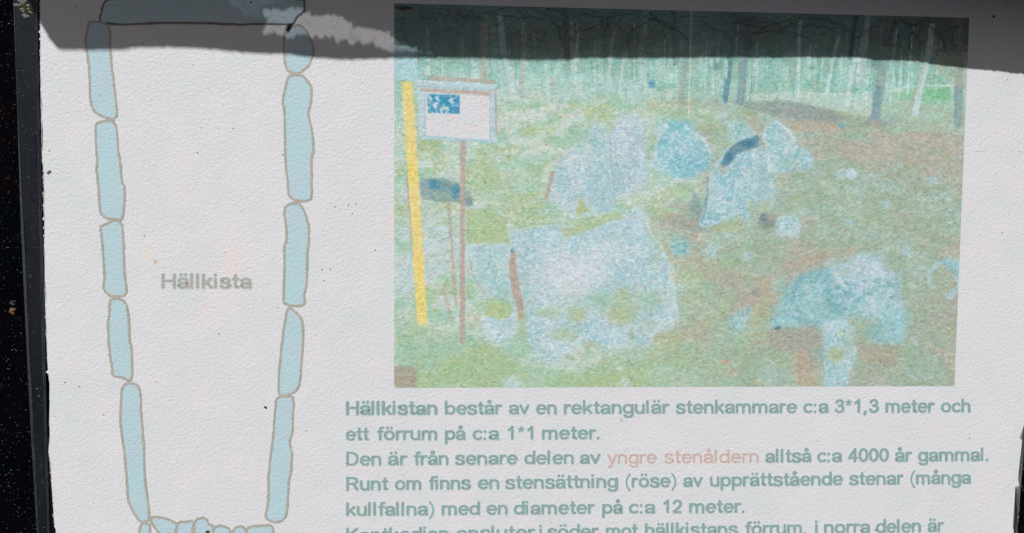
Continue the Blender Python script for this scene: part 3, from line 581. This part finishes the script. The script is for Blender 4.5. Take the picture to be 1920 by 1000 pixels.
stone([(1433,252),(1440,235),(1455,227),(1475,240),(1490,260),(1495,280),(1515,285),(1523,300),(1515,315),(1500,310),(1490,305),(1480,320),(1450,322),(1440,300)], (160,204,214), (192,216,222), .95, seed=307)
lay(blob(1475,303,14,8,.5)*.6, (176,190,150)); lay(poly([(1424,262),(1434,252),(1440,280),(1425,285)],6)*.7,(160,186,180))
lay(poly([(1350,314),(1358,290),(1378,270),(1398,258),(1420,253),(1426,262),(1420,276),(1398,284),(1382,292),(1370,306),(1358,314)], 5) * .9, (98,146,166)); lay(poly([(1388,270),(1402,260),(1416,258),(1416,272),(1400,278)], 5) * .7, (64,130,160)); lay(blob(1366,298,8,8,.5)*.7,(66,130,160))
lay(blob(1355,318,9,7,.5)*.6, (200,180,158)); lay(poly([(1318,325),(1330,318),(1322,360),(1312,360)],6)*.5,(188,176,150))
stone([(1455,415),(1465,407),(1495,410),(1502,425),(1495,440),(1460,440)], (164,206,214), (196,216,224), .9, seed=308); lay(blob(1437,415,17,18,.5)*.75,(138,150,146)); lay(blob(1432,406,9,7,.4)*.6,(96,130,142)); lay(blob(1450,405,12,8,.5)*.5,(186,170,150))
lay(poly([(1330,425),(1395,412),(1400,432),(1340,436)],10)*.7,(174,190,146)); lay(poly([(1402,377),(1445,372),(1440,392),(1402,395)],8)*.6,(170,190,140)); lay(poly([(1400,400),(1408,400),(1402,438),(1396,430)],4)*.5,(170,206,210))
stone([(1258,458),(1270,450),(1290,455),(1292,472),(1270,480),(1256,470)], (146,196,206), (180,206,212), .8, seed=309); stone([(1320,466),(1330,458),(1345,465),(1342,478),(1326,480)], (150,200,206), (180,206,212), .75, seed=310)
lay(blob(1306,385,10,20,.6)*.5,(110,150,158))
for pts, wd, k, c in ((((1146,262),(1146,300),(1152,340),(1150,372)),3,.55,(150,184,192)), (((1112,284),(1124,302),(1140,325),(1147,365)),3,.5,(150,186,190)), (((1152,285),(1160,310),(1166,330),(1172,350)),2.4,.45,(146,178,190)), (((1124,330),(1130,360),(1132,395)),2.2,.35,(150,186,194)),
                      (((1200,272),(1203,300),(1198,340)),3,.4,(214,220,226)), (((1060,300),(1072,292),(1088,290)),3,.4,(214,218,226)), (((1228,300),(1232,262),(1246,236)),3,.4,(196,216,220)), (((1300,246),(1318,262),(1331,285)),2.6,.5,(210,224,226)), (((1378,332),(1372,370),(1362,405)),3,.35,(140,184,196)),
                      (((1408,290),(1412,330),(1404,370)),3,.35,(146,188,200)), (((1434,250),(1436,280),(1444,320)),3,.45,(206,222,226)), (((1455,228),(1476,242),(1492,264)),2.4,.45,(208,222,226)), (((1330,335),(1324,370),(1318,415)),4,.5,(120,160,166)), (((1310,330),(1325,318),(1338,300)),4,.45,(180,172,150))):
    lay(seg(list(pts), wd * 1.35, 3.4, .8) * min(1, k * 1.35), c); lay(seg([(x + 3, y) for x, y in pts], wd * .9, 2.4, .8) * k * .6, (214, 224, 228))
lay(poly([(1103,246),(1116,234),(1124,240),(1120,270),(1126,300),(1112,288)],8)*.5,(158,196,202)); lay(poly([(1146,300),(1152,296),(1170,362),(1152,372)],8)*.5,(156,190,198)); lay(poly([(1100,300),(1128,318),(1140,395),(1120,398),(1104,372)],14)*.4,(158,194,202)); lay(poly([(1285,262),(1330,285),(1326,320),(1300,334),(1262,334),(1290,310)],16)*.4,(132,188,202)); lay(poly([(1420,300),(1445,330),(1446,376),(1412,390),(1420,340)],14)*.4,(150,192,196)); lay(poly([(1450,300),(1490,292),(1482,318),(1452,320)],10)*.45,(140,190,198))
# the big leaning slab
M = stone([(953,425),(965,432),(1000,424),(1050,422),(1100,428),(1150,410),(1195,389),(1206,402),(1222,438),(1240,465),(1256,498),(1264,540),(1270,585),(1262,612),(1230,625),(1215,650),(1140,650),(1100,648),(1062,658),(1035,680),(1008,662),(988,630),(978,590),(972,550),(965,520),(958,480)], (182,204,214), (202,212,220), 1, 1.0, 5, seed=311)
lay(blob(1060,520,60,40,.7)*.55,(220,218,222)); lay(blob(1130,475,50,28,.7)*.5,(212,220,218)); lay(blob(1200,420,16,24,.6)*.4,(210,218,226))
lay(poly([(1050,428),(1100,418),(1160,396),(1165,408),(1105,432),(1060,445)],7)*.8,(178,197,150)); lay(poly([(930,430),(1100,405),(1150,395),(1150,405),(1050,420),(960,432)],9)*.4,(176,198,150)); lay(poly([(985,415),(1060,408),(1120,398),(1122,404),(1060,416)],5)*.5,(190,212,216))
for cx,cy,rx,ry,k,c in ((1165,580,26,26,.9,(174,190,138)),(1082,592,19,17,.8,(175,193,142)),(1125,555,12,16,.6,(140,192,158)),(1030,585,18,12,.6,(172,196,142)),(1060,625,24,10,.6,(168,192,140)),(1100,645,18,6,.55,(176,188,150)),(1185,632,7,8,.6,(172,184,140)),
                      (1220,565,24,18,.55,(158,188,146)),(1230,480,10,30,.55,(164,198,170)),(1215,610,18,12,.5,(168,194,158)),(1095,565,46,12,.35,(160,198,176)),(1190,560,80,20,.3,(166,196,170)),(990,560,14,40,.4,(166,196,178)),(1130,615,14,16,.5,(190,212,216)),
                      (1240,635,30,6,.5,(174,178,140)),(1262,560,8,40,.3,(200,214,208)),(1180,665,30,10,.5,(162,196,190))):
    lay(blob(cx,cy,rx * 1.1,ry * 1.1,.6,2.6)*k*.85,c)
lay(seg([(1220,438),(1245,470),(1260,500),(1268,560),(1271,590)],3,3,.5)*.5,(206,220,208)); lay(poly([(1240,455),(1252,455),(1262,490),(1254,490)],6)*.5,(190,172,150))
lay(seg([(1070,645),(1095,635),(1112,622)],5,4)*.6,(206,216,222))
# stones beside its foot, and the dark crack between them
stone([(872,462),(905,455),(955,458),(958,500),(962,540),(955,562),(925,560),(905,545),(885,515),(876,485)], (182,206,210), (200,212,218), .9, seed=312)
lay(poly([(868,395),(910,392),(940,405),(953,430),(956,458),(905,455),(875,458)],7)*.85,(170,196,146)); lay(blob(945,545,14,20,.6)*.6,(148,196,190)); lay(blob(935,575,26,16,.5)*.7,(172,196,146))
stone([(903,600),(912,588),(940,596),(962,588),(968,610),(960,630),(935,642),(912,632)], (188,208,216), (206,214,222), 1, seed=313)
lay(poly([(908,592),(918,570),(945,566),(960,580),(955,596),(930,598)],6)*.85,(174,196,140)); lay(poly([(955,560),(972,575),(970,600),(962,610)],6)*.5,(200,214,220))
lay(poly([(958,466),(966,472),(970,510),(978,550),(982,600),(972,600),(962,550),(954,505)],3)*.95,(184,166,150)); lay(blob(961,467,4,5,.4)*.8,(110,140,140))
lay(seg([(883,490),(884,510),(893,530),(910,552)],3,2)*.7,(182,178,156)); lay(blob(896,600,8,16,.5)*.4,(190,182,152)); lay(blob(980,610,7,30,.5)*.5,(172,186,140))
# umbrella-shaped stone low right
stone([(1438,618),(1446,598),(1462,565),(1490,525),(1520,508),(1570,498),(1592,485),(1620,476),(1650,484),(1664,510),(1683,520),(1690,560),(1702,590),(1704,620),(1692,640),(1650,646),(1640,640),(1655,620),(1640,600),(1600,588),(1580,598),(1560,606),(1535,612),(1510,608),(1470,616)], (138,190,200), (166,204,212), .95, .55, 6, .35, .65, 314, False)
M = poly([(1560,505),(1595,485),(1625,478),(1655,490),(1682,530),(1685,575),(1650,580),(1600,575),(1570,560)], 30); f = ss(fbm(PX,PY,26,22,330,3),.3,.6); lay(M*.75*f,(188,208,220)); lay(M*ss(vn(PX,PY,5,4,340),.5,.75)*.6,(204,214,224))
lay(blob(1585,508,12,9,.5)*.5,(150,184,160)); lay(blob(1640,622,14,12,.5)*.6,(112,184,192)); lay(seg([(1500,536),(1540,532),(1568,536)],2.4,3)*.5,(178,210,212)); lay(blob(1685,512,8,20,.5)*.5,(150,190,190))
stone([(1545,606),(1570,596),(1590,600),(1600,640),(1604,665),(1592,700),(1582,727),(1545,727),(1550,690),(1545,650)], (168,206,216), (192,214,224), .95, seed=315)
lay(blob(1567,666,14,15,.4)*.85,(174,190,140)); lay(blob(1590,650,10,22,.5)*.6,(164,190,160)); lay(blob(1578,625,6,7,.4)*.5,(174,188,140)); lay(blob(1610,690,10,26,.5)*.5,(148,190,150))
lay(poly([(1440,620),(1480,615),(1530,612),(1545,640),(1540,690),(1500,690),(1480,660),(1445,650)],14)*.75,(170,162,148)); lay(poly([(1485,655),(1510,660),(1535,727),(1500,727),(1488,700)],12)*.65,(192,172,138)); lay(poly([(1520,650),(1545,650),(1545,690),(1520,680)],8)*.5,(150,186,168))
lay(poly([(1600,640),(1650,650),(1690,650),(1680,690),(1620,680)],12)*.6,(182,164,140)); lay(blob(1458,615,6,4,.4)*.9,(90,130,150)); lay(seg([(1370,585),(1420,552),(1460,510),(1500,490),(1560,478)],13,14,1)*.55,(188,166,146))
lay(poly([(1425,560),(1450,545),(1440,590),(1415,615),(1395,610)],9)*.7,(178,184,142)); lay(poly([(1418,520),(1445,520),(1440,550),(1405,560)],10)*.5,(184,168,142))
stone([(1372,590),(1385,582),(1408,580),(1400,610),(1385,625),(1370,612)], (146,198,212), (170,206,216), .75, seed=316, rim=False); lay(blob(1413,546,7,6,.5)*.6,(120,158,160))
lay(seg([(1745,530),(1745,510),(1757,495),(1775,485),(1795,495),(1800,515),(1795,540),(1778,556)],9,8,.8)*.7,(162,208,220)); lay(poly([(1760,488),(1785,484),(1800,500),(1798,530),(1785,515)],6)*.7,(138,196,208)); lay(blob(1765,528,15,17,.5)*.4,(168,180,150)); lay(blob(1716,642,6,8,.5)*.5,(180,208,210)); lay(blob(1715,535,7,5,.5)*.5,(208,214,200)); lay(blob(1745,670,10,5,.5)*.5,(160,204,190))
# sky corner, pole, sign, sticks
lay(poly([(739,85),(783,88),(783,152),(739,150)],2.5,.1)*.95,(168,207,213)); lay(poly([(739,151),(753,151),(756,230),(739,230)],4)*.6,(150,196,176))
lay(poly([(786,336),(830,334),(860,346),(882,360),(886,378),(876,388),(848,380),(790,372)],6,1)*.8,(132,162,158)); lay(blob(812,345,12,9,.5)*.8,(70,140,168)); lay(blob(832,350,14,7,.5)*.5,(88,146,160)); lay(blob(855,355,9,7,.4)*.8,(70,142,168)); lay(blob(855,369,8,5,.4)*.7,(84,146,164))
lay(poly([(866,376),(885,366),(886,384),(874,388)],5)*.6,(126,150,156))
lay(seg([(841,382),(845,440),(850,500),(854,570)],6,3,.3)*.7,(184,168,152)); lay(seg([(832,545),(838,570),(848,600)],7,4)*.55,(188,172,154)); lay(seg([(858,500),(860,600)],3,2)*.4,(206,216,216))
lay(seg([(868,268),(867,640)],10,2.2,.15)*.92,(184,166,154)); lay(seg([(872,400),(873,560)],3,2,.1)*.4,(206,214,212))
lay(seg([(763,330),(771,430),(783,575)],3,2,.1)*.7,(188,158,150))
lay(poly([(753,153),(773.5,153),(781,280),(788,380),(792,450),(799,560),(800,606),(783,611),(777,520),(770,400),(761,280)],2.2,.12)*.97,two(ss(n_a,.3,.6),(236,214,116),(232,212,128)))
lay(poly([(781,602),(801,598),(801,612),(785,614)],5)*.5,(216,214,150))
lay(poly([(779,150),(932,158),(933,172),(932,268),(786,260),(783,180)],2.5,.12)*.92,(184,210,216))
lay(poly([(800,142),(928,151),(926,158),(803,150)],3,.2)*.85,(186,174,160)); lay(poly([(790,143),(808,143),(804,151),(792,151)],3)*.6,(140,182,176)); lay(seg([(784,151.5),(925,160)],3,2,.2)*.6,(206,222,222)); lay(seg([(782,162),(925,170)],2.2,2,.2)*.7,(150,190,196))
lay(poly([(787,165),(921,172),(921,180),(787,171)],2.4,.15)*.92,(192,174,158)); lay(poly([(797,175),(918,181),(918,262),(798,255)],2,.08)*.98,(216,215,217))
lay(seg([(796,176),(798,256)],2,1.5,.1)*.6,(150,176,204)); lay(seg([(919,180),(919,264)],1.8,1.5,.1)*.6,(150,184,196)); lay(seg([(788,256),(800,256),(860,262),(920,266)],3.5,2,.2)*.6,(154,190,198)); lay(seg([(930,166),(931,252)],3.6,2,.2)*.85,(180,160,152)); lay(seg([(925,168),(926,262)],2,2,.2)*.5,(160,186,206)); lay(seg([(788,262),(930,270)],3,3,.4)*.5,(160,196,188))
mk = poly([(800,176.5),(862,178.5),(862,214),(802,211.5)],1.8,.1); ft = fbm(PX,PY,9,7,400,3,.7)
lay(mk*.97,two(ss(ft,.42,.52),(56,148,184),(96,176,206))); lay(mk*ss(ft,.56,.62)*.9,(190,216,226)); lay(mk*blob(817,198,8,5,.3)*.9,(214,220,228)); lay(mk*blob(836,205,7,6,.3)*.8,(190,216,216)); lay(mk*blob(804,188,5,9,.3)*.8,(186,214,216)); lay(mk*ss(vn(PX,PY,4,4,410),.62,.75)*.6,(44,128,168))
lay(poly([(739,688),(765,686),(781,692),(782,727),(739,727)],4)*.85,(172,162,146))
# printing grain
gr = (g2 * 27 + g3 * 15 + fine * 9)[:, None] * np.array([1.0, 0.85, 0.85])[None]
smth = np.clip(mk + poly([(797,175),(918,181),(918,262),(798,255)],2,.08), 0, 1)
img += gr * (1 - .75 * smth[:, None])
cg = (vn(PX, PY, 9, 5, 950) - 0.5)[:, None]; img += cg * np.array([14.0, -4.0, -10.0])[None]
dk = ss(vn(PX, PY, 4.5, 3.2, 960), .74, .9)[:, None] * 0.06; img *= (1 - dk)
gm = img.mean(1, keepdims=True); img = gm + (img - gm) * (0.86 - 0.12 * ss(PX, 1250, 1500)[:, None] * ss(PY, 180, 260)[:, None]) + np.array([-1.0, 0.0, 1.5])[None] * (gm > 90)
img = np.clip(img, 4, 250) / 255.0
LI = np.where(img <= 0.04045, img / 12.92, ((img + 0.055) / 1.055) ** 2.4) / np.array(LIT)[None]
P3 = at_np(PX, PY, 0.00003)
me = bpy.data.meshes.new('printed_photograph')
ii = (np.arange(NY - 1)[:, None] * NX + np.arange(NX - 1)[None]).ravel()
quads = np.stack([ii, ii + NX, ii + NX + 1, ii + 1], 1).astype(np.int32)
me.vertices.add(len(P3)); me.vertices.foreach_set('co', P3.astype(np.float32).ravel())
me.loops.add(quads.size); me.loops.foreach_set('vertex_index', quads.ravel())
me.polygons.add(len(quads)); me.polygons.foreach_set('loop_start', np.arange(0, quads.size, 4, dtype=np.int32)); me.polygons.foreach_set('loop_total', np.full(len(quads), 4, dtype=np.int32))
me.update(calc_edges=True)
at_ = me.color_attributes.new('ink', 'FLOAT_COLOR', 'POINT')
at_.data.foreach_set('color', np.concatenate([LI, np.ones((len(LI), 1))], 1).astype(np.float32).ravel())
m_print, nt, p, _ = new_mat('printed_ink')
pos = relief(nt, p); a = nt.nodes.new('ShaderNodeAttribute'); a.attribute_name = 'ink'
n1 = noise(nt, pos, 2600, 2, 0.6)
c = mixc(nt, 0.22, a.outputs['Color'], mixc(nt, ramp(nt, n1.outputs['Fac'], 0.35, 0.65).outputs[0], (0.35, 0.35, 0.35), (0.65, 0.65, 0.65)), 'OVERLAY')
nt.links.new(c, p.inputs['Base Color'])
ph = link('printed_photograph', me, m_print, info); ph['label'] = 'faded bluish green photograph of standing stones in a wood'

# ------------------------------------------------------------------ crumbs, specks and dust
def crumbs(name, items, m, parent=None):
    """items: (px, py, radius px, stretch, angle, height off the plane)"""
    V, Fc = [], []
    for px, py, r, st, an, off in items:
        c = at(px, py, off); n0 = len(V); R = r * 0.00023; K = random.randint(5, 7)
        ca, sa = math.cos(an), math.sin(an)
        for k in range(K):
            t = 2 * math.pi * k / K; rr = R * random.uniform(.7, 1.25); x, z = rr * st * math.cos(t), rr * math.sin(t)
            V.append((c.x + x * ca - z * sa, c.y + 0.00002, c.z + x * sa + z * ca))
        V.append((c.x + random.uniform(-.3, .3) * R, c.y - R * 0.8, c.z + random.uniform(-.3, .3) * R))
        for k in range(K): Fc.append((n0 + k, n0 + (k + 1) % K, n0 + K))
    me = bpy.data.meshes.new(name); me.from_pydata(V, [], Fc); me.update()
    bm = bmesh.new(); bm.from_mesh(me)
    for q in bm.faces:
        if q.normal.y > 0: q.normal_flip()
    bm.to_mesh(me); bm.free()
    return link(name, me, m, parent)
def fx(pts, y):
    for (xa, ya), (xb, yb_) in zip(pts[:-1], pts[1:]):
        if ya <= y <= yb_: return xa + (xb - xa) * (y - ya) / (yb_ - ya)
    return pts[-1][0]
it = []
for k in range(900):
    y = random.uniform(-20, 1020); fl = fx(filmL, y); se = fx(seam, y)
    x = random.uniform(-15, se)
    inb = x < fl
    r = random.choice((.35, .45, .55, .6, .8)) * (1.0 if random.random() < .96 else 1.6)
    it.append((x, y, r, random.uniform(1, 2.2), random.uniform(-.8, .8), -yb if inb else -0.0002))
for k in range(60):
    y = random.uniform(780, 1020); it.append((random.uniform(1912, 1945), y, random.uniform(.4, 1.3), 1.4, random.uniform(0, 3), -yb))
o = crumbs('dust', it, m_dust); tag(o, 'pale dust scattered over the black board and film margin', 'dust', kind='stuff')
it = []
for k in range(120):
    it.append((random.uniform(95, 1915), random.uniform(120, 1000), random.choice((.35, .45, .5, .6, .8)), random.uniform(1, 1.8), random.uniform(0, 3), 0.0001))
for k in range(25): it.append((random.uniform(90, 1915), random.uniform(0, 110), random.choice((.6, .8, 1.0)), 1.2, random.uniform(0, 3), 0.0001))
it += [(x, y, 1.1, 1.2, .4, .0001) for x, y in ((628, 388), (653, 385), (667, 383), (437, 241), (370, 286), (270, 442), (604, 506), (619, 505), (704, 469), (410, 626), (607, 526), (122, 717), (148, 725), (194, 778), (92, 283), (1818, 822), (1912, 284), (910, 342), (530, 290))]
it += [(93, 322, 2.4, 1.1, .3, .0001), (90, 325, 1.8, 2, -.6, .0001), (1642, 994, 2.0, 1, 0, .0001), (574, 808, 1.2, 1, 0, .0001)]
o = crumbs('grit', it, m_dust2); tag(o, 'tiny dark grit scattered over the pale sheet', 'grit', kind='stuff')
for (px, py, r, st, an), lab in (((497.5, 764.5, 2.3, 1.6, -.6), 'small black oval speck between the two rows of stones, low down'),
                                 ((1863.5, 31, 2.8, 1.6, .7), 'black speck in the shade right of the printed photograph'),
                                 ((389, 998, 3.4, 1.3, .4), 'black speck on the small drawn stones at the bottom edge'),
                                 ((470.5, 4.5, 1.5, 1.2, .4), 'tiny black speck on the long shaded stone at the top')):
    o = crumbs('speck', [(px, py, r, st, an, .0001)], m_black); tag(o, lab, 'speck')
# curl of dark fibre in the bright patch
bm = bmesh.new()
def tube(bm, pts, r0, off):
    rings = []
    n = len(pts)
    for i, (x, y) in enumerate(pts):
        c = at(x, y, off); a = at(*pts[max(0, i - 1)], off); b = at(*pts[min(n - 1, i + 1)], off); d = (b - a).normalized(); s = d.cross(Vector((0, 1, 0)))
        r = r0 * (0.25 + 0.75 * math.sin(math.pi * (i + 0.3) / (n - 0.4)))
        rings.append([bm.verts.new(c + s * r * math.cos(t) + Vector((0, -r * math.sin(t), 0))) for t in (0, 1.05, 2.1, 3.14, 4.2, 5.25)])
    for A, B in zip(rings[:-1], rings[1:]):
        for k in range(6): bm.faces.new((A[k], A[(k + 1) % 6], B[(k + 1) % 6], B[k]))
tube(bm, smooth([(537, 59), (539, 53), (543, 47), (549, 44)], 4, False), 0.00033, 0.0005)
tube(bm, smooth([(540, 60), (542, 54), (546, 49)], 4, False), 0.00016, 0.0004)
tube(bm, smooth([(533, 55), (538, 49), (544, 45)], 4, False), 0.00016, 0.0004)
o = from_bm('dark_fibre', bm, m_black); tag(o, 'short curled dark fibre in the bright patch of the shade', 'fibre')
bm = bmesh.new(); tube(bm, smooth([(1823, 284.5), (1830, 283.5), (1842, 283), (1856, 281.5)], 4, False), 0.00005, 0.00006)
tube(bm, smooth([(1831, 280), (1835, 270), (1840, 262)], 4, False), 0.00008, 0.0001)
o = from_bm('film_scratch', bm, plain('raised_scratch', (.78, .78, .79), .4, .4, .05), info)

# lichen on the film margin, rusty crumb on the board
def lumps(name, items, m, parent=None):
    bm = bmesh.new()
    for px, py, r, off in items:
        c = at(px, py, off); R = r * 0.00023
        g = bmesh.ops.create_icosphere(bm, subdivisions=2, radius=R)
        for v in g['verts']:
            k = 1 + random.uniform(-.42, .36); v.co = Vector((v.co.x * k * 1.3, v.co.y * .3 * k, v.co.z * k * .85)) + c
    return from_bm(name, bm, m, parent)
li = empty('lichen_patch', at(44, 22, 0.0001)); tag(li, 'small grey and olive lichen patch at the top of the film margin', 'lichen')
bpy.context.view_layer.update()
for name, mm, its in (('pale_lobe', m_lichen, [(41, 3, 3.2), (44, 6, 2.4), (52, 11, 2.6), (41, 17, 3.0), (43, 21, 2.4), (45, 28, 2.6), (49, 31, 3.4), (53, 31, 2.4), (55, 21, 2.2), (58, 24, 1.8), (38, 9, 2.0), (29, 9, 2.6), (33, 10, 2.0), (53, 16, 2.0), (36, 2, 2), (47, 2, 2)]),
                      ('olive_lobe', m_lichen2, [(46, 11, 4.2), (50, 19, 3.6), (59, 18, 3.4), (44, 14, 3), (53, 25, 2.4), (62, 19, 2.6), (47, 23, 2.6), (50, 34, 2)])):
    o = lumps(name, [(x, y, r, -0.0001) for x, y, r in its], mm); o.parent = li; o.matrix_parent_inverse = li.matrix_world.inverted()
o = lumps('rusty_crumb', [(23, 582, 3.4, -yb + .0003), (20, 585, 2.0, -yb + .0003), (27, 580, 1.8, -yb + .0003), (24, 588, 2.0, -yb + .0003), (22, 579, 1.6, -yb + .0004)], m_rust)
tag(o, 'small rusty orange crumb on the black board left of the film', 'crumb')
o = lumps('grey_crumb', [(23, 566, 2.4, -yb), (28, 565, 1.6, -yb + .0003), (25, 571, 2.6, -yb), (20, 569, 2.0, -yb)], plain('grey_crumb', (.04, .045, .045), .6, .3, .6, 1500))
tag(o, 'small dark grey crumb just above the rusty orange crumb', 'crumb')

# ------------------------------------------------------------------ the hood above, out of view: its edge throws the shade across the top
edge_px = [(-420, -330), (-60, -170), (40, -20), (75, 42), (84, 58), (95, 76), (104, 87), (116, 94), (145, 95), (210, 94.5), (238, 93), (252, 90.5), (300, 89.5), (340, 89.5), (365, 91), (400, 94), (440, 98),
           (480, 101), (520, 102), (545, 103), (580, 108), (620, 111), (660, 113), (700, 111), (760, 110), (800, 110), (880, 109.5), (940, 112), (1020, 114), (1070, 113), (1090, 110), (1200, 110), (1300, 109), (1400, 109),
           (1500, 108.5), (1560, 108.5), (1610, 109), (1640, 114), (1665, 113.5), (1720, 116), (1765, 124), (1800, 127), (1830, 130), (1870, 134), (1890, 135.5), (1900, 138.5), (1960, 139), (2100, 142), (2500, 150)]
Z0 = 0.168; SLOPE = 0.17                             # the hood hangs a little lower on the right
def on_hood(px, py):
    p = at(px, py); t = (Z0 - p.z - SLOPE * p.x) / (SUN.z + SLOPE * SUN.x); return p + SUN * t
bm = bmesh.new()
front = [on_hood(x, y) for x, y in ragged(smooth(edge_px, 3, False), 6, 0.7)]
far = Vector((front[-1].x, -0.001, Z0 - SLOPE * front[-1].x)); xn = min(v.x for v in front); near = Vector((xn, -0.001, Z0 - SLOPE * xn))
outer = front + [far, near]
# added holes with filter panes: sun through them stands in for a reflection
patch_px = [(493, 20), (505, 17), (530, 18), (545, 15), (563, 14), (568, 20), (574, 26), (580, 22), (584, 20), (583, 30), (600, 32), (621, 27), (640, 31), (650, 40), (663, 49), (690, 53), (720, 60), (735, 67), (745, 78), (765, 88), (800, 100), (812, 106),
            (790, 106), (770, 103), (745, 101), (734, 104), (722, 100), (712, 96), (705, 98), (694, 86), (684, 92), (670, 86), (655, 90), (648, 80), (622, 86), (628, 75), (600, 78), (586, 79), (575, 70), (560, 72), (540, 78), (530, 72), (516, 70), (500, 70), (492, 74), (492, 50), (495, 42)]
hole = [on_hood(x, y) for x, y in ragged(patch_px, 3.5, 1.5, True, 0.18)]
faint_px = [(424, -14), (470, -16), (500, -8), (515, 2), (540, 6), (556, 8), (548, 12), (520, 14), (500, 15), (489, 18), (488, 28), (486, 38), (456, 37), (452, 24), (434, 18), (430, 8)]  # second added hole, for the fainter part of the bright patch
hole2 = [on_hood(x, y) for x, y in ragged(faint_px, 5, 0.9, True)]
vo = [bm.verts.new(v) for v in outer]; vh = [bm.verts.new(v) for v in hole]; vh2 = [bm.verts.new(v) for v in hole2]
eo = [bm.edges.new((vo[i], vo[(i + 1) % len(vo)])) for i in range(len(vo))]; eh = [bm.edges.new((vh[i], vh[(i + 1) % len(vh)])) for i in range(len(vh))]
eh += [bm.edges.new((vh2[i], vh2[(i + 1) % len(vh2)])) for i in range(len(vh2))]
bmesh.ops.triangle_fill(bm, use_beauty=True, use_dissolve=False, edges=eo + eh)
ext = bmesh.ops.extrude_face_region(bm, geom=list(bm.faces))
for v in [g for g in ext['geom'] if isinstance(g, bmesh.types.BMVert)]: v.co.z += 0.0015
hood = from_bm('hood', bm, m_hood, board)
def filter_mat(name, dark, light, a, b):
    m, nt, p, out = new_mat(name); nt.nodes.remove(p)
    g = nt.nodes.new('ShaderNodeNewGeometry'); n = noise(nt, g.outputs['Position'], 240, 4, 0.65)
    tc = mixc(nt, ramp(nt, n.outputs['Fac'], a, b).outputs[0], dark, light)
    tr = nt.nodes.new('ShaderNodeBsdfTransparent'); nt.links.new(tc, tr.inputs['Color']); nt.links.new(tr.outputs[0], out.inputs[0])
    return m
for h_, m_ in ((hole, filter_mat('added_filter_pane', (0.20, 0.20, 0.20), (0.29, 0.285, 0.287), 0.32, 0.5)), (hole2, filter_mat('added_dim_filter_pane', (0.015, 0.017, 0.024), (0.055, 0.06, 0.08), 0.35, 0.6))):  # unseen panes, added to dim the sun that draws the patch
    bm = bmesh.new(); f = bm.faces.new([bm.verts.new(v + Vector((0, 0, 0.0007))) for v in h_]); bmesh.ops.triangulate(bm, faces=[f])
    from_bm('added_filter_pane', bm, m_, hood)
